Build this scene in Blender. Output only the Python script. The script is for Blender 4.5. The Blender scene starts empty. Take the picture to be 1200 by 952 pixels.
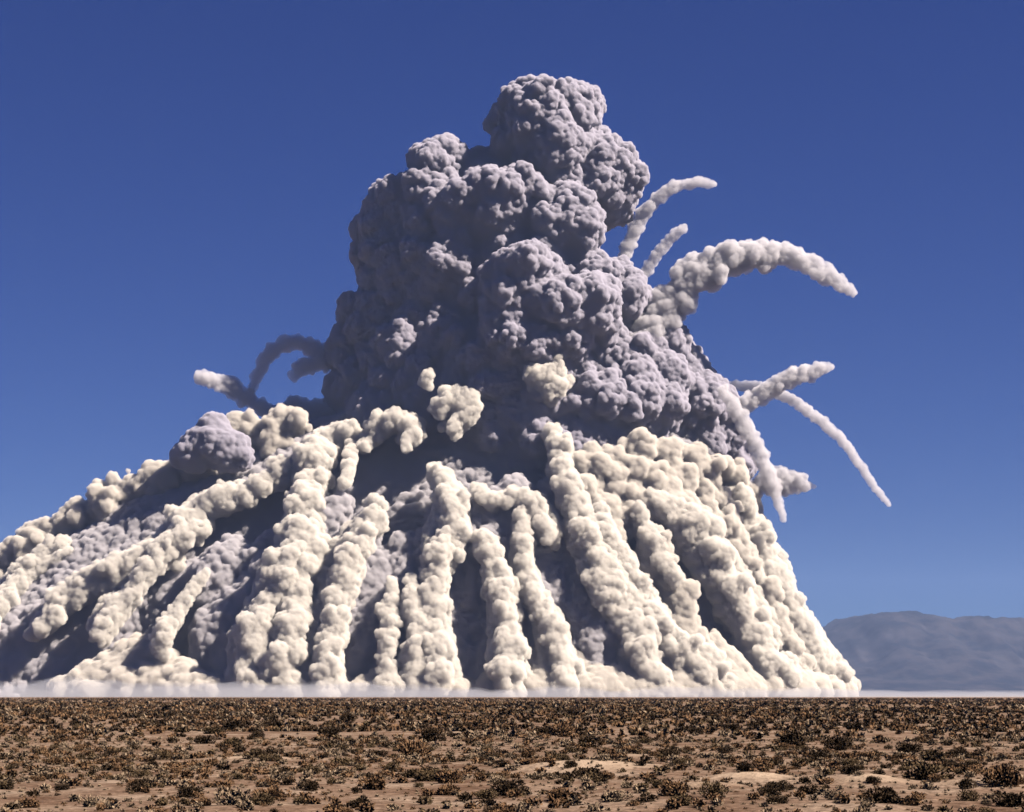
import bpy, math, random, time
import numpy as np
import openvdb as vdb
from mathutils import Vector

R = math.radians
T0 = time.time()
random.seed(7)
rng = np.random.default_rng(11)
SC = bpy.context.scene
COL = SC.collection

# ------------------------------------------------------------------ camera
CAM_H = 2.3
F_PX = 2400.0                    # focal length in pixels of the 1200 px wide photo
TILT = math.atan((815 - 476) / F_PX)
cd = bpy.data.cameras.new("camera")
cd.sensor_width = 36.0
cd.lens = 36.0 * F_PX / 1200.0
cd.clip_start = 0.5
cd.clip_end = 60000
cam = bpy.data.objects.new("camera", cd)
COL.objects.link(cam)
cam.location = (0, 0, CAM_H)
cam.rotation_euler = (R(90) + TILT, 0, 0)
SC.camera = cam

# ------------------------------------------------------------------ sky + sun
SUN_EL = R(46)
SUN_AZ = R(106)                  # clockwise from +Y (the view direction)
w = bpy.data.worlds.new("World")
SC.world = w
w.use_nodes = True
nt = w.node_tree
nt.nodes.clear()
sky = nt.nodes.new("ShaderNodeTexSky")
sky.sky_type = 'NISHITA'
sky.sun_disc = False
sky.sun_elevation = SUN_EL
sky.sun_rotation = SUN_AZ
sky.altitude = 1500
sky.air_density = 1.0
sky.dust_density = 0.9
sky.ozone_density = 3.0
bg = nt.nodes.new("ShaderNodeBackground")
bg.inputs['Strength'].default_value = 0.05
out = nt.nodes.new("ShaderNodeOutputWorld")
hs = nt.nodes.new("ShaderNodeHueSaturation")
hs.inputs['Saturation'].default_value = 1.15
hs.inputs['Hue'].default_value = 0.515
tint = nt.nodes.new("ShaderNodeMix"); tint.data_type = 'RGBA'; tint.blend_type = 'MULTIPLY'
tint.inputs['Factor'].default_value = 1.0
tint.inputs['B'].default_value = (0.070, 0.158, 0.350, 1)
nt.links.new(sky.outputs[0], hs.inputs['Color'])
nt.links.new(hs.outputs[0], tint.inputs['A'])
nt.links.new(tint.outputs['Result'], bg.inputs[0])
nt.links.new(bg.outputs[0], out.inputs[0])
w.cycles.sampling_method = 'AUTOMATIC'

sd = bpy.data.lights.new("sun", 'SUN')
sd.energy = 5.0
sd.angle = R(0.5)
sd.color = (1.0, 0.89, 0.75)
sun = bpy.data.objects.new("sun", sd)
COL.objects.link(sun)
to_sun = Vector((math.sin(SUN_AZ) * math.cos(SUN_EL), math.cos(SUN_AZ) * math.cos(SUN_EL), math.sin(SUN_EL)))
sun.rotation_euler = to_sun.to_track_quat('Z', 'Y').to_euler()
sun.location = (0, -50, 200)

SC.view_settings.view_transform = 'Standard'
SC.view_settings.look = 'None'
SC.view_settings.exposure = 1.65
SC.view_settings.gamma = 1.0
SC.cycles.max_bounces = 8
SC.cycles.diffuse_bounces = 0
SC.cycles.filter_width = 1.6
SC.cycles.volume_bounces = 1
SC.cycles.use_denoising = True

# ------------------------------------------------------------------ helpers
CT, ST = math.cos(TILT), math.sin(TILT)
Y0 = 3000.0                      # distance of the cloud's axis
S = Y0 / F_PX                    # metres per photo pixel at the axis


def P(px, py, wd=0.0):
    """point seen at photo pixel (px, py), wd pixels (x S metres) nearer than the cloud's axis"""
    dx = (px - 600) / F_PX
    dy = (476 - py) / F_PX
    d = np.array([dx, CT - dy * ST, ST + dy * CT])
    y = Y0 - wd * S
    return np.array([0, 0, CAM_H]) + d * (y / d[1])


def PG(px, py):
    """point of the flat ground seen at photo pixel"""
    dx = (px - 600) / F_PX
    dy = (476 - py) / F_PX
    d = np.array([dx, CT - dy * ST, ST + dy * CT])
    return np.array([0, 0, CAM_H]) + d * (-CAM_H / d[2])


def tag(o, label=None, cat=None, group=None, kind=None):
    if label: o['label'] = label
    if cat: o['category'] = cat
    if group: o['group'] = group
    if kind: o['kind'] = kind
    return o


def empty(name, loc):
    o = bpy.data.objects.new(name, None)
    COL.objects.link(o)
    o.location = loc
    return o


def mesh_obj(name, verts, faces, mat, parent=None, smooth=True, nper=None, attr=None):
    me = bpy.data.meshes.new(name)
    verts = np.asarray(verts, np.float32)
    faces = np.asarray(faces, np.int32)
    n = faces.shape[1]
    me.vertices.add(len(verts))
    me.vertices.foreach_set('co', verts.ravel())
    me.loops.add(faces.size)
    me.loops.foreach_set('vertex_index', faces.ravel())
    me.polygons.add(len(faces))
    me.polygons.foreach_set('loop_start', np.arange(len(faces), dtype=np.int32) * n)
    me.polygons.foreach_set('use_smooth', np.full(len(faces), smooth))
    if attr is not None:
        for k, v in attr.items():
            a = me.attributes.new(k, 'FLOAT', 'POINT')
            a.data.foreach_set('value', np.asarray(v, np.float32))
    me.update(calc_edges=True)
    me.materials.append(mat)
    o = bpy.data.objects.new(name, me)
    COL.objects.link(o)
    if parent is not None:
        o.parent = parent
        o.matrix_parent_inverse.identity()
        o.location = -np.array(parent.location)
    return o


# ---- lattice noises in numpy
def hash3(i, j, k, seed):
    h = (i * np.int64(73856093)) ^ (j * np.int64(19349663)) ^ (k * np.int64(83492791)) ^ np.int64(seed * 2654435761 % (2 ** 31))
    h = (h ^ (h >> 13)) * np.int64(1274126177)
    h = h & np.int64(0x7fffffff)
    h = (h ^ (h >> 16)) * np.int64(668265263)
    return h & np.int64(0x7fffffff)


def vnoise(p, s, seed=0):
    q = p / s
    i = np.floor(q).astype(np.int64)
    f = q - i
    f = f * f * (3 - 2 * f)
    r = 0
    for a in (0, 1):
        for b in (0, 1):
            for c in (0, 1):
                h = hash3(i[:, 0] + a, i[:, 1] + b, i[:, 2] + c, seed) / 2147483647.0
                wt = (f[:, 0] if a else 1 - f[:, 0]) * (f[:, 1] if b else 1 - f[:, 1]) * (f[:, 2] if c else 1 - f[:, 2])
                r = r + h * wt
    return r * 2 - 1


def puff(p, s, seed=0, chunk=200000):
    """rounded cells: 1 at each cell's middle, falling to 0 in the creases between cells"""
    outv = np.empty(len(p))
    for c0 in range(0, len(p), chunk):
        q = p[c0:c0 + chunk] / s
        i = np.floor(q).astype(np.int64)
        best = np.full(len(q), 9.0)
        for a in (-1, 0, 1):
            for b in (-1, 0, 1):
                for c in (-1, 0, 1):
                    ii = i + np.array([a, b, c])
                    h = hash3(ii[:, 0], ii[:, 1], ii[:, 2], seed)
                    jx = (h & 1023) / 1023.0
                    jy = ((h >> 10) & 1023) / 1023.0
                    jz = ((h >> 20) & 1023) / 1023.0
                    d = (ii[:, 0] + jx - q[:, 0]) ** 2 + (ii[:, 1] + jy - q[:, 1]) ** 2 + (ii[:, 2] + jz - q[:, 2]) ** 2
                    np.minimum(best, d, out=best)
        outv[c0:c0 + chunk] = np.clip(1 - best / 0.8, 0, 1) ** 0.8
    return outv


def normals(v, f):
    n = np.zeros_like(v)
    fn = np.cross(v[f[:, 2]] - v[f[:, 0]], v[f[:, 3]] - v[f[:, 1]])
    for k in range(4):
        for c in range(3):
            n[:, c] += np.bincount(f[:, k], fn[:, c], len(v))
    n /= np.linalg.norm(n, axis=1, keepdims=True) + 1e-9
    return n


def smooth(v, f, it=1, lam=0.5):
    for _ in range(it):
        acc = np.zeros_like(v)
        cen = v[f].mean(1)
        cnt = np.bincount(f.ravel(), minlength=len(v)).astype(float)
        for c in range(3):
            for k in range(4):
                acc[:, c] += np.bincount(f[:, k], cen[:, c], len(v))
        v = v + (acc / np.maximum(cnt, 1)[:, None] - v) * lam
    return v


def subdivide(v, f):
    """one quad split into four"""
    e = np.sort(np.concatenate([f[:, [0, 1]], f[:, [1, 2]], f[:, [2, 3]], f[:, [3, 0]]]), axis=1)
    key = e[:, 0].astype(np.int64) * len(v) + e[:, 1]
    uk, inv = np.unique(key, return_inverse=True)
    ev = (v[uk // len(v)] + v[uk % len(v)]) / 2
    fv = v[f].mean(1)
    n, m, ne = len(v), len(f), len(uk)
    e0, e1, e2, e3 = (n + inv[k * m:(k + 1) * m] for k in range(4))
    c = n + ne + np.arange(m)
    F = np.concatenate([np.stack(x, 1) for x in ((f[:, 0], e0, c, e3), (e0, f[:, 1], e1, c), (c, e1, f[:, 2], e2), (e3, c, e2, f[:, 3]))])
    return smooth(np.concatenate([v, ev, fv]), F, 1, 0.5), F


def surface(prims, voxel, fields=(), k=6.0, lo=None, hi=None, floor=None):
    """union of balls (centre, radii) and extra fields as a closed quad mesh"""
    C = np.array([p[0] for p in prims])
    A = np.array([p[1] if np.ndim(p[1]) else (p[1],) * 3 for p in prims], float)
    if lo is None:
        lo, hi = (C - A).min(0), (C + A).max(0)
    lo = np.asarray(lo) - 4 * voxel
    hi = np.asarray(hi) + 4 * voxel
    n = np.ceil((hi - lo) / voxel).astype(int)
    ax = [lo[d] + np.arange(n[d]) * voxel for d in range(3)]
    g = np.full(n, 3.0 * voxel, np.float32)
    for fn in fields:
        X, Y, Z = ax[0][:, None, None], ax[1][None, :, None], ax[2][None, None, :]
        g = np.minimum(g, fn(X, Y, Z)).astype(np.float32)
    for c, a in zip(C, A):
        i0 = np.maximum(((c - a - lo) / voxel - 4).astype(int), 0)
        i1 = np.minimum(((c + a - lo) / voxel + 5).astype(int), n)
        if (i1 <= i0).any():
            continue
        sl = tuple(slice(i0[d], i1[d]) for d in range(3))
        X, Y, Z = ax[0][sl[0]][:, None, None], ax[1][sl[1]][None, :, None], ax[2][sl[2]][None, None, :]
        s = (np.sqrt(((X - c[0]) / a[0]) ** 2 + ((Y - c[1]) / a[1]) ** 2 + ((Z - c[2]) / a[2]) ** 2) - 1) * a.min()
        o = g[sl]
        h = np.clip(0.5 + 0.5 * (o - s) / k, 0, 1)
        g[sl] = o + (s - o) * h - k * h * (1 - h)
    if floor is not None:
        Z = ax[2][None, None, :]
        g = np.maximum(g, (floor - Z).astype(np.float32))
    grid = vdb.FloatGrid(3.0 * voxel)
    np.clip(g, -3 * voxel, 3 * voxel, out=g)
    grid.copyFromArray(g.astype(np.float32))
    pts, quads = grid.convertToQuads(isovalue=0.0)
    v = pts.astype(float) * voxel + lo
    f = quads.astype(np.int64)
    # make it face outward
    a = v[f[:, 0]]
    vol = (np.cross(v[f[:, 1]] - a, v[f[:, 2]] - a) * a).sum()
    vol = np.einsum('ij,ij->i', np.cross(v[f[:, 2]] - v[f[:, 0]], v[f[:, 3]] - v[f[:, 1]]), v[f].mean(1) - v.mean(0)).sum()
    if vol < 0:
        f = f[:, ::-1].copy()
    return v, f


def fuse(v, f, voxel):
    """one clean closed skin round a surface that may cut through itself"""
    tr = vdb.createLinearTransform(voxelSize=voxel)
    lo = v.min(0) - 5 * voxel
    g = vdb.FloatGrid.createLevelSetFromPolygons((v - lo).astype(np.float32), quads=f.astype(np.uint32), transform=tr, halfWidth=2.0)
    p, q = g.convertToQuads(isovalue=0.0)
    p = p.astype(float)
    q = q.astype(np.int64)
    p = p + lo
    vol = np.einsum('ij,ij->i', np.cross(p[q[:, 2]] - p[q[:, 0]], p[q[:, 3]] - p[q[:, 1]]), p[q].mean(1) - p.mean(0)).sum()
    if vol < 0:
        q = q[:, ::-1].copy()
    return p, q


def billow(v, f, octs, seed=0, stretch=None, keep=None):
    """push the surface out in nested rounded puffs; octs: (cell size, height)"""
    for n, (s, h) in enumerate(octs):
        nr = normals(v, f)
        q = v + 0.35 * s * np.stack([vnoise(v, s * 1.7, seed + 31 + n), vnoise(v, s * 1.7, seed + 57 + n), vnoise(v, s * 1.7, seed + 91 + n)], 1)
        if stretch is not None and n < 2:
            q = stretch(q)
        b = puff(q, s, seed + n)
        amp = 0.85 + 0.4 * vnoise(v, s * 4.5, seed + 17 + n)
        v = v + nr * ((b - 0.45) * h * amp)[:, None]
    return v


# ------------------------------------------------------------------ materials
def new_mat(name):
    m = bpy.data.materials.new(name)
    m.use_nodes = True
    t = m.node_tree
    b = t.nodes['Principled BSDF']
    b.inputs['Roughness'].default_value = 1.0
    b.inputs['Specular IOR Level'].default_value = 0.0
    return m, t, b


def dust_mat(name, col, dens):
    """real scattering dust: a closed hull filled with an even, dense, pale powder"""
    m = bpy.data.materials.new(name)
    m.use_nodes = True
    t = m.node_tree
    t.nodes.clear()
    pv = t.nodes.new('ShaderNodeVolumePrincipled')
    pv.inputs['Density'].default_value = dens
    pv.inputs['Color'].default_value = (*col, 1)
    o = t.nodes.new('ShaderNodeOutputMaterial')
    t.links.new(pv.outputs[0], o.inputs['Volume'])
    return m


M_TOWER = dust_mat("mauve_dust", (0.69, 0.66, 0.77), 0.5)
M_BODY = dust_mat("shaded_dust", (0.75, 0.72, 0.77), 0.30)  # darker copy of the skirt dust, the hollows' shade put into its colour
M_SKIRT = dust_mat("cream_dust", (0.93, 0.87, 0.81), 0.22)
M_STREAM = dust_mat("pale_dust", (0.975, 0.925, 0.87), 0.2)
M_TRAIL = dust_mat("smoke", (0.87, 0.845, 0.90), 0.15)


# ------------------------------------------------------------------ the setting: ground
def ground():
    m, t, b = new_mat("desert_soil")
    N = t.nodes.new
    geo = N('ShaderNodeNewGeometry')
    def noise(scale, detail, vec=None):
        n = N('ShaderNodeTexNoise')
        n.inputs['Scale'].default_value = scale
        n.inputs['Detail'].default_value = detail
        t.links.new(vec or geo.outputs['Position'], n.inputs['Vector'])
        return n
    n1 = noise(0.35, 8)
    n2 = noise(4.0, 6)
    r1 = N('ShaderNodeValToRGB')
    e = r1.color_ramp.elements
    e[0].position, e[0].color = 0.3, (0.085, 0.052, 0.038, 1)
    e[1].position, e[1].color = 0.7, (0.21, 0.162, 0.132, 1)
    e.new(0.5).color = (0.145, 0.101, 0.078, 1)
    t.links.new(n1.outputs['Fac'], r1.inputs['Fac'])
    r2 = N('ShaderNodeValToRGB')
    r2.color_ramp.elements[0].position, r2.color_ramp.elements[0].color = 0.35, (0.5, 0.48, 0.46, 1)
    r2.color_ramp.elements[1].position, r2.color_ramp.elements[1].color = 0.7, (1.15, 1.12, 1.08, 1)
    t.links.new(n2.outputs['Fac'], r2.inputs['Fac'])
    mx = N('ShaderNodeMix'); mx.data_type = 'RGBA'; mx.blend_type = 'MULTIPLY'
    mx.inputs['Factor'].default_value = 1.0
    t.links.new(r1.outputs['Color'], mx.inputs['A'])
    t.links.new(r2.outputs['Color'], mx.inputs['B'])
    at = N('ShaderNodeAttribute'); at.attribute_name = 'dug'
    m2 = N('ShaderNodeMix'); m2.data_type = 'RGBA'
    m2.inputs['B'].default_value = (0.27, 0.205, 0.155, 1)
    t.links.new(at.outputs['Fac'], m2.inputs['Factor'])
    t.links.new(mx.outputs['Result'], m2.inputs['A'])
    t.links.new(m2.outputs['Result'], b.inputs['Base Color'])
    bp = N('ShaderNodeBump')
    bp.inputs['Strength'].default_value = 0.9
    bp.inputs['Distance'].default_value = 0.12
    t.links.new(n2.outputs['Fac'], bp.inputs['Height'])
    t.links.new(bp.outputs['Normal'], b.inputs['Normal'])
    # polar-ish sheet: fine near the camera, coarse far away
    ys = np.concatenate([np.linspace(-30, 25, 12), 25 * np.exp(np.linspace(0.01, math.log(220 / 25), 330)),
                         220 * np.exp(np.linspace(0.03, math.log(20000 / 220), 120))])
    us = np.linspace(-1, 1, 321)
    U, Yg = np.meshgrid(us, ys)
    half = np.minimum(22 + np.abs(Yg) * 0.45 + np.clip(Yg - 1500, 0, None) * 0.6, 15500)
    X = U * half + np.sign(U) * np.abs(U) ** 9 * np.clip(700 - half * 0.3, 0, 700)
    v = np.stack([X.ravel(), Yg.ravel(), np.zeros(X.size)], 1)
    v[:, 2] = ground_z(v[:, 0], v[:, 1])
    nr, nc = X.shape
    i = np.arange(nr * nc).reshape(nr, nc)
    f = np.stack([i[:-1, :-1].ravel(), i[:-1, 1:].ravel(), i[1:, 1:].ravel(), i[1:, :-1].ravel()], 1)
    dug = np.zeros(len(v))
    for c, a, d, h in MP:
        dug = np.maximum(dug, np.clip(1.5 * np.exp(-(((v[:, 0] - c[0]) / a) ** 2 + ((v[:, 1] - c[1]) / d) ** 2) * 1.2) - 0.35 + 0.35 * vnoise(v, 0.35, 77), 0, 1) * (h / 0.35))
    o = mesh_obj("ground", v, f, m, attr={'dug': np.clip(dug, 0, 0.7)})
    tag(o, "flat brown desert floor of dry sandy soil", "ground", kind='structure')
    return o


MOUNDS = [  # px, py, half width m, half depth m, height
    (690, 902, 2.6, 3.4, 0.34), (880, 915, 1.6, 1.3, 0.26), (1020, 920, 1.3, 1.2, 0.27), (560, 860, 3.2, 2.0, 0.16),
    (830, 925, 1.4, 1.0, 0.18), (1140, 925, 1.2, 1.2, 0.2), (300, 890, 2.6, 2.0, 0.15), (735, 888, 1.4, 1.6, 0.18)]
MP = [(PG(a, b), c, d, e) for a, b, c, d, e in MOUNDS]


def ground_z(x, y):
    x = np.asarray(x, float); y = np.asarray(y, float)
    p = np.stack([x.ravel(), y.ravel(), np.zeros(x.size)], 1)
    near = np.clip((1500 - p[:, 1]) / 1300, 0, 1) * np.clip((p[:, 1] - 12) / 20, 0, 1)
    z = (vnoise(p, 3.1, 5) * 0.05 + vnoise(p, 9.0, 6) * 0.09 + vnoise(p, 1.1, 8) * 0.022 + vnoise(p, 0.45, 9) * 0.010) * near
    z += np.clip((p[:, 1] - 60) / 300, 0, 1) * near * vnoise(p, 60.0, 7) * 0.18
    for c, a, d, h in MP:
        r2 = ((p[:, 0] - c[0]) / a) ** 2 + ((p[:, 1] - c[1]) / d) ** 2
        z += h * np.exp(-r2 * 1.4)
    return z.reshape(x.shape)


ground()


# ------------------------------------------------------------------ far mesa
def hills():
    m, t, b = new_mat("far_rock")
    N = t.nodes.new
    geo = N('ShaderNodeNewGeometry')
    n = N('ShaderNodeTexNoise')
    n.inputs['Scale'].default_value = 0.004
    n.inputs['Detail'].default_value = 9
    n.inputs['Roughness'].default_value = 0.65
    t.links.new(geo.outputs['Position'], n.inputs['Vector'])
    r = N('ShaderNodeValToRGB')
    r.color_ramp.elements[0].position, r.color_ramp.elements[0].color = 0.4, (0.005, 0.006, 0.009, 1)
    r.color_ramp.elements[1].position, r.color_ramp.elements[1].color = 0.62, (0.028, 0.025, 0.028, 1)
    t.links.new(n.outputs['Fac'], r.inputs['Fac'])
    t.links.new(r.outputs['Color'], b.inputs['Base Color'])
    D = 16500.0
    sc = D / F_PX
    # skyline height (photo pixels above the horizon) against photo x
    sx = [-900, 300, 800, 900, 940, 975, 990, 1005, 1030, 1065, 1090, 1102, 1112, 1130, 1165, 1200, 1300, 1500, 1900, 2600]
    sh = [0, 0, 25, 48, 62, 78, 84, 91, 95, 96, 94, 91, 88, 90, 89, 88, 82, 60, 75, 0]
    nx, ny = 560, 90
    px = np.linspace(700, 2400, nx)
    H = np.interp(px, sx, sh) * sc
    tt = np.linspace(0, 1, ny)
    PX, TT = np.meshgrid(px, tt)
    X = (PX - 600) * sc
    Y = D - 3200 + TT * 6400
    prof = np.where(TT < 0.5, np.clip(TT / 0.5, 0, 1) ** 1.15, np.clip((1 - TT) / 0.3, 0, 1))
    prof = np.clip(prof, 0, 1)
    prof = prof * prof * (3 - 2 * prof)
    p = np.stack([X.ravel(), Y.ravel(), np.zeros(X.size)], 1)
    rid = sum(np.abs(vnoise(p * [1, 0.35, 1], s, k)) * a for k, (s, a) in enumerate([(1100, 0.5), (430, 0.28), (180, 0.16), (80, 0.09)])).reshape(X.shape)
    Hm = np.interp(PX.ravel(), sx, sh).reshape(X.shape) * sc
    Z = Hm * prof * (1 - rid * 0.75 * (4 * prof * (1 - prof)) - 0.0)
    Z += vnoise(p, 160, 3).reshape(X.shape) * 14 * prof + vnoise(p, 60, 13).reshape(X.shape) * 12 * prof + np.abs(vnoise(p, 45, 4)).reshape(X.shape) * 16 * prof
    Z -= 3
    v = np.stack([X.ravel(), Y.ravel(), Z.ravel()], 1)
    i = np.arange(nx * ny).reshape(ny, nx)
    f = np.stack([i[:-1, :-1].ravel(), i[:-1, 1:].ravel(), i[1:, 1:].ravel(), i[1:, :-1].ravel()], 1)
    o = mesh_obj("hills", v, f, m)
    tag(o, "long flat-topped blue mesa on the horizon beyond the dust", "hills", kind='structure')


hills()

# ------------------------------------------------------------------ dust skirt
SY = [455, 470, 500, 530, 560, 600, 640, 700, 750, 830]
SL = [480, 455, 360, 275, 205, 112, 35, -65, -145, -240]
SR = [760, 795, 845, 862, 868, 878, 900, 932, 962, 1004]
SD = [90, 125, 150, 175, 200, 225, 250, 280, 305, 335]
SB = [40, 55, 75, 95, 115, 138, 160, 190, 215, 260]     # the body behind the streamers


def skirt_w(px, py):
    """how far the skirt's front stands nearer than its axis at this photo pixel"""
    l, r, d = np.interp(py, SY, SL), np.interp(py, SY, SR), np.interp(py, SY, SD)
    c, a = (l + r) / 2, (r - l) / 2
    tq = np.clip((px - c) / a, -1, 1)
    return d * math.sqrt(max(0.0, 1 - tq * tq))


def z_to_py(Z, Yw):
    """photo row of height Z at distance Yw"""
    ang = np.arctan2(Z - CAM_H, Yw) - TILT
    return 476 - np.tan(ang) * F_PX


def skirt_field(X, Y, Z):
    py = z_to_py(Z, Y0) + 0 * Y
    l, r, d = np.interp(py, SY, SL), np.interp(py, SY, SR), np.interp(py, SY, SB)
    c = ((l + r) / 2 - 600) * S
    a = (r - l) / 2 * S * 0.955
    b = d * S
    q = np.sqrt(((X - c) / a) ** 2 + ((Y - Y0) / b) ** 2)
    out = (q - 1) * np.minimum(a, b) * 0.75
    top = (Z - P(600, 462)[2])
    return np.maximum(out, top)


def fan(q):
    """coordinates that run long down the slope and short around it, so puffs line up in falling streaks"""
    x, y = q[:, 0], q[:, 1] - Y0
    th = np.arctan2(x, -y)
    return np.stack([th * 300, q[:, 2] * 0.28, np.hypot(x, y) * 0.28], 1)


def ball(px, py, r, wd=None, k=1.0):
    if wd is None:
        wd = skirt_w(px, py)
    return (P(px, py, wd), np.array([r, r * k, r]) * S)


def path_balls(pts, step=0.55, jit=0.35, wfun=None, seed=0, rj=0.38, fin=1.0, sats=4, wisp=False):
    """balls strung along a path of (px, py, radius[, depth]) with lesser ones round them; fin: how deep each reaches back"""
    rr = np.random.default_rng(seed)
    out_ = []
    for a, b in zip(pts[:-1], pts[1:]):
        L = math.hypot(b[0] - a[0], b[1] - a[1])
        n = max(1, int(L / (step * max(2, (a[2] + b[2]) / 2))))
        for i in range(n + (b is pts[-1])):
            u = i / n
            x, y, r = (a[j] + (b[j] - a[j]) * u for j in range(3))
            r *= 1 + rr.uniform(-rj, rj)
            wd = wfun(x, y) if len(a) < 4 else a[3] + (b[3] - a[3]) * u
            x += rr.normal() * jit * r; y += rr.normal() * jit * r; wd += rr.normal() * jit * r
            q = r * 0.78
            out_.append((P(x, y, wd), q * S))
            if fin > 1:
                out_.append((P(x, y + 2, wd - q * (fin - 0.6)), np.array([q * 0.72, q * fin, q * 0.8]) * S))
            for _ in range(sats):
                d = rr.normal(size=3); d /= np.linalg.norm(d)
                q2 = r * rr.uniform(0.3, 0.55)
                out_.append((P(x + d[0] * r * 0.95, y + d[1] * r * 0.95, wd + abs(d[2]) * r * 0.7), q2 * S))
            if wisp:
                for _ in range(2):
                    d = rr.normal(size=3); d /= np.linalg.norm(d)
                    q2 = r * rr.uniform(0.16, 0.32)
                    e = rr.uniform(1.05, 1.45) * r
                    out_.append((P(x + d[0] * e, y + d[1] * e, wd + abs(d[2]) * e * 0.7), max(q2, 1.6) * S))
    return out_


def make_cloud(name, prims, mat, voxel, octs, subs=1, seed=0, parent=None, fields=(), lo=None, hi=None, k=None, stretch=None, floor=None):
    v, f = surface(prims, voxel, fields, k or voxel * 1.5, lo, hi, floor)
    v = smooth(v, f, 2 if voxel > 2 else 1)
    for _ in range(subs):
        v, f = subdivide(v, f)
    v = billow(v, f, octs, seed, stretch)
    v, f = fuse(v, f, voxel / 2 ** subs * 1.15)
    o = mesh_obj(name, v, f, mat, parent)
    print(name, len(f), round(time.time() - T0, 1))
    return o


def sprinkle(prims, n, rmin, rmax, seed, yfront=True, push=0.75):
    """lumps of middling size on the outside of the given balls"""
    rr = np.random.default_rng(seed)
    out_ = []
    C = np.array([p[0] for p in prims]); A = np.array([np.max(p[1]) for p in prims])
    wts = A ** 2 / (A ** 2).sum()
    for _ in range(n):
        i = rr.choice(len(prims), p=wts)
        d = rr.normal(size=3); d /= np.linalg.norm(d)
        if d[1] > 0.3: d[1] *= -1
        r = rr.uniform(rmin, rmax) * S
        c = C[i] + d * A[i] * push * rr.uniform(0.9, 1.15)
        out_.append((c, r))
    return out_


# ---- column
TW = [(640, 152, 53, 0), (628, 178, 52, 8), (680, 182, 36, 0), (706, 217, 42, 5), (655, 235, 46, 10), (600, 212, 42, 0),
      (512, 200, 28, 12), (474, 262, 48, 0), (520, 262, 52, 20), (580, 262, 56, 30), (628, 290, 52, 30), (660, 300, 36, 0),
      (452, 300, 33, 0), (475, 340, 50, 0), (540, 335, 72, 10), (620, 350, 72, 35), (705, 376, 50, 10), (650, 400, 82, 40),
      (450, 400, 43, 0), (520, 425, 90, 0), (600, 450, 100, 20), (745, 415, 50, 10), (782, 438, 42, 0), (440, 462, 44, 0),
      (720, 470, 80, 30), (812, 486, 44, 0), (842, 520, 34, 0), (640, 520, 110, 20), (490, 510, 85, 0), (560, 215, 28, 10),
      (605, 345, 34, 92), (630, 330, 28, 96), (660, 370, 40, 95), (600, 385, 36, 100), (715, 345, 36, 55), (580, 230, 28, 70),
      (545, 245, 24, 66), (610, 225, 24, 74), (655, 180, 30, 50), (668, 262, 30, 48), (650, 262, 30, 70), (456, 240, 18, 5), (438, 368, 26, 5),
      (428, 268, 12, 5), (424, 300, 11, 5), (414, 372, 13, 5), (410, 402, 12, 5), (402, 456, 14, 5)]
tw = [ball(x, y, r * 0.93, d) for x, y, r, d in TW]
tw += sprinkle(tw, 260, 11, 24, 5, push=0.9)
tw += sprinkle(tw, 900, 5, 11, 4, push=1.0)
# bite line: nothing lower than the skirt's inside
cloud_axis = P(600, 816)
col_root = empty("dust_column", tuple(cloud_axis))
tag(col_root, "towering mauve grey billowing dust column with knobbly cauliflower head, rising from the pale skirt", "dust cloud")
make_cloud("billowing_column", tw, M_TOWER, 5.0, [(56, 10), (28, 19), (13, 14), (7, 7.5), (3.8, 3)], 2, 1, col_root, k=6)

# ---- skirt
sk_root = empty("dust_skirt", tuple(cloud_axis))
tag(sk_root, "huge pale cream cone of falling dust spreading over the desert at the column's foot", "dust cloud")
RIDGE = [  # lumps that belong to the skirt body itself
    [(350, 498, 13, 60), (300, 512, 14, 60), (250, 536, 14, 60), (200, 556, 14, 60), (140, 584, 14, 60), (80, 612, 13, 60), (20, 646, 14, 60), (-60, 695, 18, 60), (-150, 760, 22, 60)],
    [(690, 552, 13), (745, 532, 15), (800, 536, 15), (850, 556, 14), (880, 585, 11)],
    [(690, 575, 15), (740, 562, 16), (790, 565, 16), (840, 584, 15)],
    [(695, 602, 13), (745, 592, 15), (800, 600, 15), (850, 622, 13)],
    [(705, 600, 11), (726, 650, 12), (745, 700, 11), (760, 745, 9)],
    [(745, 600, 12), (772, 660, 13), (798, 720, 12), (815, 770, 11)],
    [(800, 600, 12), (832, 660, 13), (862, 720, 13), (888, 785, 12)],
    [(850, 610, 12), (880, 675, 12), (910, 735, 12), (942, 800, 11)],
]
sk, crest, pale, rub = [], [], [], []
for n, pth in enumerate(RIDGE):
    lst = crest if n == 0 else pale
    lst += path_balls(pth, 0.7, 0.3, lambda x, y: skirt_w(x, y) * 0.9, 40 + n, rj=0.35, fin=3.0 if n > 0 else 1.6, wisp=True)
r4 = np.random.default_rng(12)
for q in range(34):
    bx = -100 + q * 25 + r4.uniform(-10, 10)
    ax_ = 600 + (bx - 480) * 0.30
    ty = 570 + r4.uniform(0, 110) + max(0, 200 - bx) * 0.25
    pth = []
    for u in np.linspace(0, 1, 6):
        y = ty + (806 - ty) * u
        u2 = (y - 470) / (806 - 470)
        pth.append((ax_ + (bx - ax_) * u2 ** 0.9, y, r4.uniform(5, 10)))
    sk += path_balls(pth, 0.6, 0.3, lambda x, y: skirt_w(x, y) * (0.87 if x > 240 else 0.74) - 6, 800 + q, sats=4)
BASE = [(165, 90, 70), (335, 34, 20), (385, 22, 22), (485, 58, 44), (612, 44, 62), (680, 55, 44), (762, 75, 62), (835, 55, 72), (905, 55, 42), (955, 36, 20)]
r3 = np.random.default_rng(99)
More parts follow.
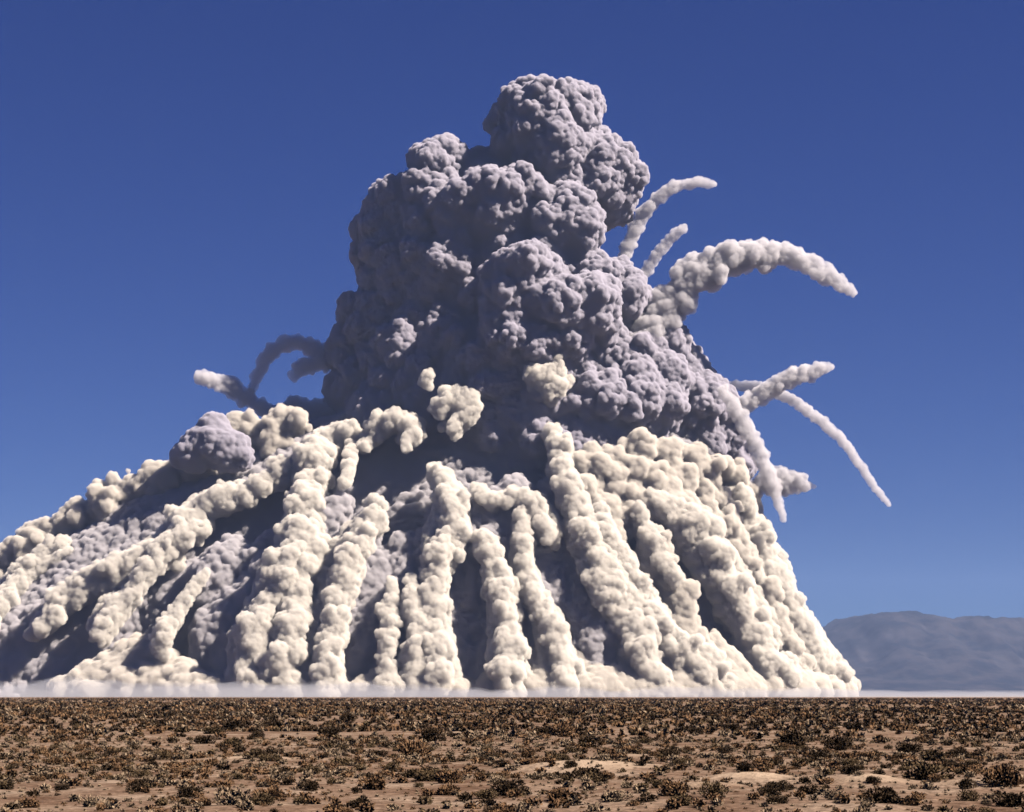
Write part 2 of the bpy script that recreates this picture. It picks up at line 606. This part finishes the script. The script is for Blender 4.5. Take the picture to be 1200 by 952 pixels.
for bx, hw, hh in BASE:
    for _ in range(int(hw * hh / 20)):
        u = r3.uniform(-1, 1)
        t3 = r3.random() * (1 - abs(u))
        r_ = r3.uniform(4.5, 9) * (1.5 - t3)
        px_, py_ = bx + u * hw, 812 - t3 * hh
        rub.append((P(px_, py_, skirt_w(px_, py_) * 0.85 + 8 + 16 * (1 - t3)), np.array([r_, r_ * 2.2, r_]) * S))
sk += sprinkle(sk[:120], 500, 4, 8, 8, push=1.0)
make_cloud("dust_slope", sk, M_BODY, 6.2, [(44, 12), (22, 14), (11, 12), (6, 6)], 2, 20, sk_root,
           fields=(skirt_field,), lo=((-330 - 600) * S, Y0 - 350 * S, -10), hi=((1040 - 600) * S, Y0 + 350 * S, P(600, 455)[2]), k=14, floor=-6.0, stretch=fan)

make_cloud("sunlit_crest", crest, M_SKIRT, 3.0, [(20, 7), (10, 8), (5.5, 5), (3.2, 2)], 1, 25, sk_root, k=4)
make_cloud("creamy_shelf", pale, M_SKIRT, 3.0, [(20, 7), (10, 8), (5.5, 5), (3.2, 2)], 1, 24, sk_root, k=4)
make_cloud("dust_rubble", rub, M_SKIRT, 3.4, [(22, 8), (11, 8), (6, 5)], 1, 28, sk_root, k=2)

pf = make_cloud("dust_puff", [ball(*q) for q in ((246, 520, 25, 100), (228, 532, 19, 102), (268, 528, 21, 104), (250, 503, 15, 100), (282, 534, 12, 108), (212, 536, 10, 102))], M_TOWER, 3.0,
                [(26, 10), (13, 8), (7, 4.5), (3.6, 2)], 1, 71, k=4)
tag(pf, "knobbly grey mauve puff of dust perched on the crest of the long shallow slope", "dust puff")

# ------------------------------------------------------------------ falling dust streamers on the skirt
STREAMERS = [
    ("bright hooked streamer arching over the column's foot above the dark hollow", [(428, 524, 10), (438, 508, 15), (452, 497, 19), (470, 490, 22), (484, 503, 16), (476, 522, 9)]),
    ("long narrow bright streamer leaning towards the longest forked one", [(444, 596, 14), (424, 622, 18), (408, 660, 20), (396, 700, 20), (388, 745, 19), (382, 790, 22)]),
    ("longest forked streamer, falling from the shoulder below the column down to the base", [(412, 512, 16), (388, 512, 20), (372, 536, 22), (360, 580, 20), (354, 628, 22), (338, 668, 24), (316, 704, 22), (298, 745, 20), (288, 785, 20)]),
    ("short bright finger hanging beside the longest forked streamer", [(412, 520, 10), (409, 545, 10), (403, 566, 7)]),
    ("broad clumpy streamer spreading at the base beside the longest forked one", [(374, 640, 16), (352, 672, 18), (340, 720, 18), (334, 755, 20), (338, 790, 26)]),
    ("thick white central streamer with a blunt square top, bright against dark blue shade", [(514, 552, 15), (526, 575, 20), (531, 605, 22), (522, 632, 20), (513, 662, 19), (507, 700, 17), (510, 740, 20), (514, 790, 24)]),
    ("small spur splitting off the thick white central streamer", [(528, 615, 10), (535, 635, 9), (537, 652, 6)]),
    ("slim streamer with a thin tip standing close beside the central one", [(480, 676, 7), (484, 705, 11), (488, 740, 14), (488, 790, 20)]),
    ("pale blunt streamer shortest of the three close together at the base", [(459, 682, 8), (456, 720, 12), (456, 760, 13), (455, 790, 18)]),
    ("arching streamer with a drooping finger, curving over like a bent arm", [(561, 576, 11), (580, 590, 13), (602, 580, 13), (624, 592, 14), (637, 612, 13), (644, 632, 9)]),
    ("thin beaded streamer descending under the bent arching one", [(611, 600, 11), (612, 632, 12), (614, 660, 12), (624, 692, 13), (638, 722, 14), (652, 755, 16), (664, 785, 18)]),
    ("clumpy streamer of separate round puffs beside the deep dark gap in the middle", [(566, 630, 14), (577, 660, 17), (586, 690, 19), (590, 722, 18), (594, 756, 20), (598, 788, 24)]),
    ("massive cream streamer running from the column's foot diagonally to the base", [(648, 506, 9), (656, 535, 14), (669, 585, 20), (684, 618, 23), (690, 650, 23), (708, 690, 26), (734, 725, 26), (754, 762, 24), (768, 795, 22)]),
    ("beaded side streamer hugging the massive diagonal one", [(703, 600, 11), (716, 640, 14), (736, 675, 15), (756, 710, 16), (782, 742, 16), (808, 775, 16)]),
    ("wide wavy streamer falling from the creamy shelf to the base", [(775, 588, 24), (800, 614, 28), (828, 650, 30), (852, 692, 30), (878, 735, 30), (902, 775, 28), (915, 800, 24)]),
    ("short streamer tucked under the creamy shelf between two longer ones", [(748, 600, 14), (768, 640, 14), (790, 678, 12)]),
    ("thin streamer in the dark groove beside the skirt's steep edge", [(850, 600, 8), (866, 630, 9), (884, 668, 9), (906, 710, 9)]),
    ("low pale streamer in front of the rubble, ending in a rounded mound", [(700, 640, 12), (724, 690, 15), (758, 732, 17), (792, 762, 20), (824, 780, 24), (846, 800, 24)]),
    ("outermost streamer forming the skirt's sharp steep edge near the mesa", [(866, 590, 18), (880, 622, 22), (895, 660, 23), (917, 702, 23), (940, 742, 22), (963, 780, 20), (978, 798, 16)]),
    ("lumpy streamer along the long shallow slope, ending in a round puff", [(330, 556, 16), (288, 578, 18), (244, 592, 24), (214, 620, 23), (176, 652, 22), (138, 668, 18), (106, 680, 19), (76, 702, 17), (48, 736, 14)]),
    ("streamer of loose round puffs trailing down towards the low rubble mound", [(228, 618, 15), (184, 652, 15), (160, 686, 16), (134, 712, 15), (114, 744, 12)]),
    ("faint thin streamer alone in the big dark slope, over the rubble mound", [(240, 672, 5), (220, 698, 8), (200, 728, 10), (184, 756, 14)]),
    ("outlying streamer low on the shallow slope at the photo's edge", [(76, 636, 12), (46, 654, 16), (22, 678, 14), (4, 704, 14), (-30, 745, 16)]),
    ("lone knob of bright dust puffed out before the column's dark face", [(512, 482, 10), (520, 473, 15), (534, 466, 17), (548, 470, 14), (556, 480, 8), (540, 490, 9), (528, 502, 6)]),
    ("tiny bright puff above the lone knob before the dark column", [(497, 438, 6), (500, 446, 8), (503, 452, 6)]),
    ("round bright puff against the column's foot above the massive diagonal streamer", [(626, 438, 16), (645, 443, 18), (652, 454, 14), (640, 462, 14)]),
]
for n, (lab, pts) in enumerate(STREAMERS):
    pts = [(x, 808 if y > 780 else y, r * (0.5 if y > 780 else 0.55) * rng.uniform(0.78, 1.22)) for x, y, r in pts]
    bl = path_balls(pts, 0.42, 0.36, lambda x, y: (skirt_w(x, y) + 4 if y > 510 else skirt_w(x, 510) + 4 + (128 - skirt_w(x, 510)) * min(1, (510 - y) / 45)), 300 + n, rj=0.3, fin=4.5 if len(pts) > 3 else 1.5, wisp=True)
    rmean = np.mean([p[2] for p in pts])
    if len(pts) >= 5:            # thinner strands running down beside the main one
        for side in (-1, 1, 1, -1):
            i0 = int(rng.integers(0, 3))
            off = rng.uniform(0.6, 1.7)
            ps = [(x + side * r * off * (0.5 + 0.8 * m / len(pts)) + rng.normal() * 3, min(y + rng.uniform(-10, 10), 805), r * rng.uniform(0.2, 0.36))
                  for m, (x, y, r) in enumerate(pts) if m >= i0]
            bl += path_balls(ps, 0.5, 0.3, lambda x, y: skirt_w(x, max(y, 500)) - 8, 900 + n, rj=0.35, fin=3.5, wisp=True)
    o = make_cloud("dust_streamer", bl, M_STREAM, 2.3 if rmean > 9 else 1.6,
                   [(18, 5), (9, 7.5), (5, 4.8), (3, 2.2)] if rmean > 8 else [(10, 4), (6, 3.6), (3.6, 2)], 1 , 60 + n, k=4)
    tag(o, lab, "dust streamer", "dust streamers falling down the skirt")

# ------------------------------------------------------------------ smoke trails arcing through the air
TRAILS = [
    ("slender curved smoke trail highest of all, arching beside the column's head", [(724, 322, 9, 0), (736, 290, 9, 0), (752, 254, 9, 0), (772, 230, 8, 0), (796, 217, 7, 0), (820, 213, 6, 0), (838, 216, 3, 0)]),
    ("short straight smoke trail between the slender high arc and the great arch", [(750, 328, 6, 0), (768, 302, 6, 0), (784, 282, 6, 0), (802, 266, 5, 0)]),
    ("great thick arch of smoke, largest of the trails, white above and dark beneath", [(742, 445, 16, 66), (750, 425, 20, 62), (760, 400, 24, 56), (774, 370, 26, 50), (795, 342, 26, 50), (822, 320, 25, 50), (852, 306, 23, 50), (884, 302, 20, 50), (914, 299, 15, 50), (944, 307, 12, 50), (964, 319, 12, 50), (984, 332, 9, 50), (1001, 344, 3, 50)]),
    ("thick slanting smoke trail with a blunt knob end, crossed by a thin falling one", [(862, 488, 5, 30), (878, 472, 10, 30), (904, 456, 10, 30), (926, 444, 11, 30), (946, 438, 9, 30), (960, 434, 8, 30), (972, 430, 3, 30)]),
    ("long thin smoke trail dropping from the crossing to a needle point", [(843, 456, 6, 10), (866, 452, 6, 10), (890, 454, 7, 10), (914, 462, 6, 10), (936, 474, 6, 10), (962, 493, 6, 10), (986, 515, 5.5, 10), (1008, 545, 4.5, 10), (1026, 572, 3.5, 10), (1042, 592, 1.2, 10)]),
    ("dark smoke trail sliding down the column's steep shoulder to a fine tip", [(848, 458, 8, 90), (870, 492, 10, 95), (889, 528, 10, 95), (904, 564, 9, 95), (912, 588, 5, 95), (919, 611, 1.8, 95)]),
    ("ragged white tuft of smoke sticking out beyond the skirt's shoulder", [(884, 576, 10, 0), (904, 560, 17, 0), (922, 564, 17, 0), (938, 569, 9, 0), (953, 571, 2, 0)]),
    ("white-ended smoke trail pointing outward over the shallow slope, lowest of the far side group", [(231, 441, 4, 0), (250, 446, 8, 0), (272, 454, 9, 0), (288, 467, 8, 0), (304, 474, 8, 0), (322, 486, 10, 0), (350, 476, 11, 0), (374, 486, 13, 0), (400, 496, 12, 0)]),
    ("thin looping smoke trail curving over and down like a handle from the column's side", [(295, 458, 2.5, 0), (302, 438, 5, 0), (311, 421, 6, 0), (325, 406, 6, 0), (343, 399, 7, 0), (367, 408, 9, 0), (390, 414, 11, 0), (416, 424, 12, 0)]),
    ("stubby dark smoke trail hanging under the looping handle shaped one", [(344, 440, 4, 8), (356, 429, 7, 8), (376, 425, 8, 8), (400, 424, 9, 8)]),
]
for n, (lab, pts) in enumerate(TRAILS):
    pts = [(x, y, r * (0.7 if n < 7 else 0.9), d) for x, y, r, d in pts]
    bl = path_balls(pts, 0.28, 0.2, None, 500 + n, rj=0.2, sats=4)
    rmean = np.mean([p[2] for p in pts])
    sc = rmean / 12
    o = make_cloud("smoke_trail", bl, M_TRAIL, 1.9, [(13, 4.5), (7.5, 4.2), (4.2, 2.4)] if rmean > 5.5 else [(8, 3), (4.4, 2.4)], 1, 160 + n, k=3)
    tag(o, lab, "smoke trail", "smoke trails arcing out of the cloud")
print("clouds", round(time.time() - T0, 1))
#--HAZE--
m = bpy.data.materials.new("air")
m.use_nodes = True
t = m.node_tree
t.nodes.clear()
pv = t.nodes.new('ShaderNodeVolumePrincipled')
pv.inputs['Density'].default_value = 1.7e-5
pv.inputs['Color'].default_value = (0.38, 0.53, 0.95, 1)
mo = t.nodes.new('ShaderNodeOutputMaterial')
t.links.new(pv.outputs[0], mo.inputs['Volume'])
bx = np.array([(x, y, z) for z in (-40, 1150) for x, y in ((-16000, -500), (16000, -500), (16000, 20500), (-16000, 20500))], float)
hz = mesh_obj("haze", bx, [(3, 2, 1, 0), (4, 5, 6, 7), (0, 1, 5, 4), (1, 2, 6, 5), (2, 3, 7, 6), (3, 0, 4, 7)], m, smooth=False)
tag(hz, "thin blue desert air", "haze", kind="stuff")
# low veil of dust creeping over the desert before the cloud
m = bpy.data.materials.new("dust_veil")
m.use_nodes = True
t = m.node_tree
t.nodes.clear()
pv = t.nodes.new('ShaderNodeVolumePrincipled')
pv.inputs['Density'].default_value = 0.0032
pv.inputs['Color'].default_value = (0.60, 0.62, 0.70, 1)
mo = t.nodes.new('ShaderNodeOutputMaterial')
t.links.new(pv.outputs[0], mo.inputs['Volume'])
nx, na = 700, 25
xs = np.linspace(-1300, 1300, nx)
q0 = np.stack([xs, xs * 0, xs * 0], 1)
hgt = 15 + 5 * vnoise(q0, 210, 61) + 3.5 * vnoise(q0, 60, 62) + 2.0 * vnoise(q0, 22, 63)
hgt *= np.interp(xs, [-1300, -900, 380, 520, 640, 1300], [1.1, 1.1, 0.8, 0.6, 0.25, 0.2])
th = np.linspace(0, math.pi, na)
cy_, sy_ = np.cos(th) * 150, np.sin(th) ** 1.0
Xv = np.repeat(xs[:, None], na, 1)
Yv = 2290 + cy_[None, :] * (1 + 0.15 * vnoise(q0, 90, 64))[:, None]
pz = np.stack([Xv.ravel(), Yv.ravel(), Xv.ravel() * 0], 1)
Zv = 0.35 + hgt[:, None] * sy_[None, :] * (1 + 0.3 * vnoise(pz, 30, 65) + 0.15 * vnoise(pz, 12, 66)).reshape(nx, na)
v = np.stack([Xv.ravel(), Yv.ravel(), Zv.ravel()], 1)
i = np.arange(nx * na).reshape(nx, na)
f = np.stack([i[:-1, :-1].ravel(), i[:-1, 1:].ravel(), i[1:, 1:].ravel(), i[1:, :-1].ravel()], 1)
f2 = np.stack([i[:-1, 0], i[1:, 0], i[1:, -1], i[:-1, -1]], 1)
ends = []
for r_ in (0, nx - 1):
    for c_ in range(na // 2):
        q4 = [i[r_, c_], i[r_, na - 1 - c_], i[r_, na - 2 - c_], i[r_, c_ + 1]]
        if len(set(q4)) == 4:
            ends.append(q4 if r_ == 0 else q4[::-1])
dv = mesh_obj("dust_veil", v, np.concatenate([f, f2, np.array(ends)]), m)
tag(dv, "low whitish veil of dust along the horizon at the skirt's foot", "ground dust", kind="stuff")
#--SHRUBS--
# ------------------------------------------------------------------ desert shrubs
def leaf_mat(name, ca, cb):
    m, t, b = new_mat(name)
    N = t.nodes.new
    geo = N('ShaderNodeNewGeometry')
    rp = N('ShaderNodeValToRGB')
    rp.color_ramp.elements[0].color = (*_k(ca), 1)
    rp.color_ramp.elements[1].color = (*_k(cb), 1)
    t.links.new(geo.outputs['Random Per Island'], rp.inputs['Fac'])
    t.links.new(rp.outputs['Color'], b.inputs['Base Color'])
    b.inputs['Roughness'].default_value = 0.9
    return m


def _k(c, f=0.60):
    return tuple(x * f for x in c)


LM = {"dark": leaf_mat("dark_leaves", (0.034, 0.023, 0.016), (0.085, 0.058, 0.038)),
      "olive": leaf_mat("olive_leaves", (0.08, 0.055, 0.032), (0.18, 0.125, 0.075)),
      "rusty": leaf_mat("rusty_leaves", (0.13, 0.072, 0.042), (0.29, 0.175, 0.10)),
      "straw": leaf_mat("straw_leaves", (0.20, 0.14, 0.095), (0.42, 0.31, 0.215))}


def shrub_mesh(n, seed, kind, leaf=0.035):
    """unit shrub (1 m wide): ragged twig and leaf shards over a lumpy dome"""
    rr = np.random.default_rng(seed)
    nl = 5
    lob = np.stack([rr.uniform(-0.27, 0.27, nl), rr.uniform(-0.27, 0.27, nl), rr.uniform(0.12, 0.24, nl)], 1)
    lr = rr.uniform(0.16, 0.29, nl)
    k = rr.integers(0, nl, n)
    d = rr.normal(size=(n, 3)); d /= np.linalg.norm(d, axis=1, keepdims=True)
    rad = lr[k] * rr.uniform(0.35, 1.12, n) ** 0.6
    c = lob[k] + d * rad[:, None] * [1, 1, 0.95]
    c[:, 2] = np.abs(c[:, 2])
    base = np.array([0, 0, -0.05])
    up = c - base; up /= np.linalg.norm(up, axis=1, keepdims=True)
    up = up + rr.normal(size=(n, 3)) * 0.45; up /= np.linalg.norm(up, axis=1, keepdims=True)
    sd_ = np.cross(up, rr.normal(size=(n, 3))); sd_ /= np.linalg.norm(sd_, axis=1, keepdims=True)
    L = (leaf * rr.uniform(0.7, 1.9, n))[:, None]
    W = (leaf * rr.uniform(0.35, 0.9, n))[:, None]
    v = np.stack([c - up * L, c + sd_ * W, c + up * L, c - sd_ * W], 1).reshape(-1, 3)
    v[:, 2] = np.maximum(v[:, 2], -0.02)
    f = np.arange(n * 4).reshape(n, 4)
    return v, f


PROTO = {}
for ki, kk in enumerate(LM):
    for q in range(4):
        PROTO[kk, q] = shrub_mesh(1100 if kk != 'straw' else 750, 100 + 10 * ki + q, kk, 0.034)

HAND = [(240,873,24,'dark'),(272,857,32,'dark'),(303,866,19,'dark'),(320,855,28,'dark'),(270,877,27,'olive'),(250,861,20,'olive'),(386,864,28,'dark'),
 (407,846,24,'dark'),(189,851,20,'dark'),(314,892,20,'olive'),(177,901,20,'dark'),(133,885,16,'dark'),(159,929,24,'dark'),(218,934,24,'dark'),
 (314,936,36,'rusty'),(274,946,42,'straw'),(362,929,24,'dark'),(74,927,20,'dark'),(166,914,24,'olive'),(214,914,26,'rusty'),(406,896,28,'olive'),
 (666,840,20,'dark'),(637,864,24,'dark'),(655,865,32,'rusty'),(692,876,30,'dark'),(540,859,26,'dark'),(507,870,30,'dark'),(587,886,22,'dark'),
 (696,914,34,'dark'),(505,918,32,'olive'),(527,921,36,'rusty'),(435,926,38,'rusty'),(487,884,40,'rusty'),(784,887,24,'dark'),(740,885,28,'rusty'),
 (522,942,13,'dark'),(655,940,48,'rusty'),(592,934,40,'dark'),(570,937,28,'olive'),(422,946,28,'dark'),(718,940,36,'straw'),(444,886,24,'dark'),
 (815,861,19,'dark'),(858,859,19,'dark'),(887,857,24,'dark'),(787,888,22,'dark'),(980,879,38,'dark'),(961,890,28,'dark'),(933,877,34,'dark'),
 (994,896,30,'rusty'),(893,899,26,'rusty'),(874,907,24,'dark'),(939,896,22,'olive'),(1068,883,28,'dark'),(1124,888,22,'dark'),(1094,892,26,'olive'),
 (1124,907,30,'dark'),(1087,916,46,'olive'),(1172,927,50,'rusty'),(946,935,26,'dark'),(1031,945,44,'dark'),(913,945,24,'dark'),(835,937,34,'olive'),
 (798,935,38,'rusty'),(1135,929,26,'dark'),(1190,946,40,'dark'),(30,946,34,'rusty'),(110,944,26,'straw'),(5,925,24,'olive'),(1005,857,22,'dark')]
spots = []
for x, y, wd, kk in HAND:
    g = PG(x, y)
    spots.append((g[0], g[1], wd / F_PX * g[1] * 1.15, kk))
kinds = ['dark', 'olive', 'rusty', 'straw']
rr = np.random.default_rng(77)


def cover(x, y):
    q = np.array([[x, y * 0.6, 0.0]])
    return vnoise(q, 9.0, 21)[0] * 0.6 + vnoise(q, 3.5, 22)[0] * 0.4


tries = 0
while len(spots) < 300:
    d = 38 + 62 * rr.random() ** 0.8
    x = rr.uniform(-0.27, 0.27) * d
    if cover(x, d) < rr.uniform(-0.5, 0.35):
        continue
    kk = kinds[rr.choice(4, p=[0.20, 0.24, 0.30, 0.26])]
    wd = rr.uniform(0.25, 0.75) if kk != 'straw' else rr.uniform(0.25, 0.6)
    if any((x - a) ** 2 + (d - b) ** 2 < (0.4 * (wd + c)) ** 2 for a, b, c, _ in spots):
        continue
    spots.append((x, d, wd, kk))

SHARED = {}
for key, (v, f) in PROTO.items():
    o = mesh_obj("desert_shrub", v, f, LM[key[0]], smooth=False)
    SHARED[key] = o.data
    bpy.data.objects.remove(o)


def to_px(x, y, z=0.0):
    dy = (z - CAM_H) * CT - 0
    yc = y * CT + (z - CAM_H) * ST
    zc = -y * ST + (z - CAM_H) * CT
    return 600 + F_PX * x / yc, 476 - F_PX * zc / yc


LOOK = {'dark': 'dark brown leafy shrub', 'olive': 'olive green twiggy shrub', 'rusty': 'rusty brown dry shrub', 'straw': 'pale straw coloured grassy shrub'}
ORD = ['largest', 'second largest', 'third largest', 'fourth largest', 'fifth largest', 'sixth largest', 'seventh largest', 'eighth largest',
       'ninth largest', 'tenth largest', 'eleventh largest', 'twelfth largest', 'thirteenth largest', 'fourteenth largest', 'fifteenth largest']
cells = {}
zg = ground_z(np.array([s_[0] for s_ in spots]), np.array([s_[1] for s_ in spots]))
for n, (x, y, wd, kk) in enumerate(spots):
    px, py = to_px(x, y)
    cx = min(max(int(px / 1200 * 7), 0), 6)
    cy = 0 if py > 930 else 1 if py > 905 else 2 if py > 880 else 3
    cells.setdefault((cy, cx, kk), []).append((-wd / y, n))
COLN = ['at the far left', 'on the left', 'left of centre', 'in the centre', 'right of centre', 'on the right', 'at the far right']
ROWN = ['along the bottom edge', 'in the lower foreground', 'in the middle foreground', 'in the upper foreground']
for (cy, cx, kk), lst in cells.items():
    lst.sort()
    for rank, (_, n) in enumerate(lst):
        x, y, wd, _k = spots[n]
        o = bpy.data.objects.new("desert_shrub", SHARED[kk, n % 4])
        COL.objects.link(o)
        o.location = (x, y, zg[n] - 0.02)
        o.rotation_euler = (0, 0, rr.uniform(0, 6.28))
        o.scale = (wd, wd * rr.uniform(0.85, 1.15), wd * rr.uniform(0.75, 1.1))
        tag(o, f"{ORD[min(rank, 14)]} {LOOK[kk]} {COLN[cx]} {ROWN[cy]}", "shrub", "desert shrubs")

# the thousands beyond: one mass per kind of leaf would still be one sea of scrub
def scrub():
    V, F, MI = [], [], []
    base = 0
    tpl = {}
    for lv, (nn, lf) in enumerate([(150, 0.075), (50, 0.14), (16, 0.26)]):
        for ki, kk in enumerate(kinds):
            for q in range(3):
                tpl[lv, ki, q] = shrub_mesh(nn, 500 + lv * 50 + ki * 10 + q, kk, lf)
    r2 = np.random.default_rng(5)
    pts = []
    for d0, d1, num in ((36, 80, 2000), (80, 150, 3300), (150, 300, 6000), (300, 600, 7000), (600, 1400, 9000)):
        u = r2.random(num)
        d = np.sqrt(d0 ** 2 + u * (d1 ** 2 - d0 ** 2))
        x = r2.uniform(-0.31, 0.31, num) * d
        q = np.stack([x, d * 0.6, 0 * x], 1)
        sc_ = 9.0 if d1 < 300 else 40.0
        c = vnoise(q, sc_, 21) * 0.6 + vnoise(q, sc_ * 0.4, 22) * 0.4
        ok = c > r2.uniform(-0.6, 0.3, num)
        for mc, ma, md, mh in MP:
            if mh > 0.22:
                ok &= (((x - mc[0]) / ma) ** 2 + ((d - mc[1]) / md) ** 2 > 0.9) | (r2.random(num) < 0.2)
        pts.append(np.stack([x, d], 1)[ok])
    pts = np.concatenate(pts)
    near = np.array([(a, b) for a, b, _, _ in spots])
    z = ground_z(pts[:, 0], pts[:, 1])
    # small dry tufts and clods between the shrubs
    u = r2.random(5200)
    d = 37 + 75 * u ** 0.9
    tf = np.stack([r2.uniform(-0.285, 0.285, 5200) * d, d], 1)
    tz = ground_z(tf[:, 0], tf[:, 1])
    for n, (x, y) in enumerate(tf):
        v, f = tpl[1, 3 if n % 3 else 2, n % 3]
        vv = v * (r2.uniform(0.06, 0.17), r2.uniform(0.06, 0.17), r2.uniform(0.06, 0.15)) + [x, y, tz[n] - 0.005]
        V.append(vv); F.append(f + base); MI.append(np.full(len(f), 3 if n % 3 else 2)); base += len(v)
    for n, (x, y) in enumerate(pts):
        lv = 0 if y < 110 else 1 if y < 350 else 2
        ki = r2.choice(4, p=[0.12, 0.13, 0.37, 0.38] if y < 120 else [0.40, 0.12, 0.32, 0.16])
        v, f = tpl[lv, ki, n % 3]
        wd = r2.uniform(0.16, 0.5) * (1 + min(max(y - 50, 0), 250) / 130) if y < 500 else r2.uniform(0.7, 1.5)
        a = r2.uniform(0, 6.28)
        ca, sa = math.cos(a), math.sin(a)
        vv = np.stack([v[:, 0] * ca - v[:, 1] * sa, v[:, 0] * sa + v[:, 1] * ca, v[:, 2]], 1) * wd + [x, y, z[n] - 0.01]
        V.append(vv); F.append(f + base); MI.append(np.full(len(f), ki)); base += len(v)
    o = mesh_obj("scrub", np.concatenate(V), np.concatenate(F), LM['dark'], smooth=False)
    for kk in kinds[1:]:
        o.data.materials.append(LM[kk])
    o.data.polygons.foreach_set('material_index', np.concatenate(MI).astype(np.int32))
    tag(o, "sea of low brown scrub and dry grass tufts covering the desert floor", "scrub", kind="stuff")
    print("scrub", base // 4, round(time.time() - T0, 1))


scrub()
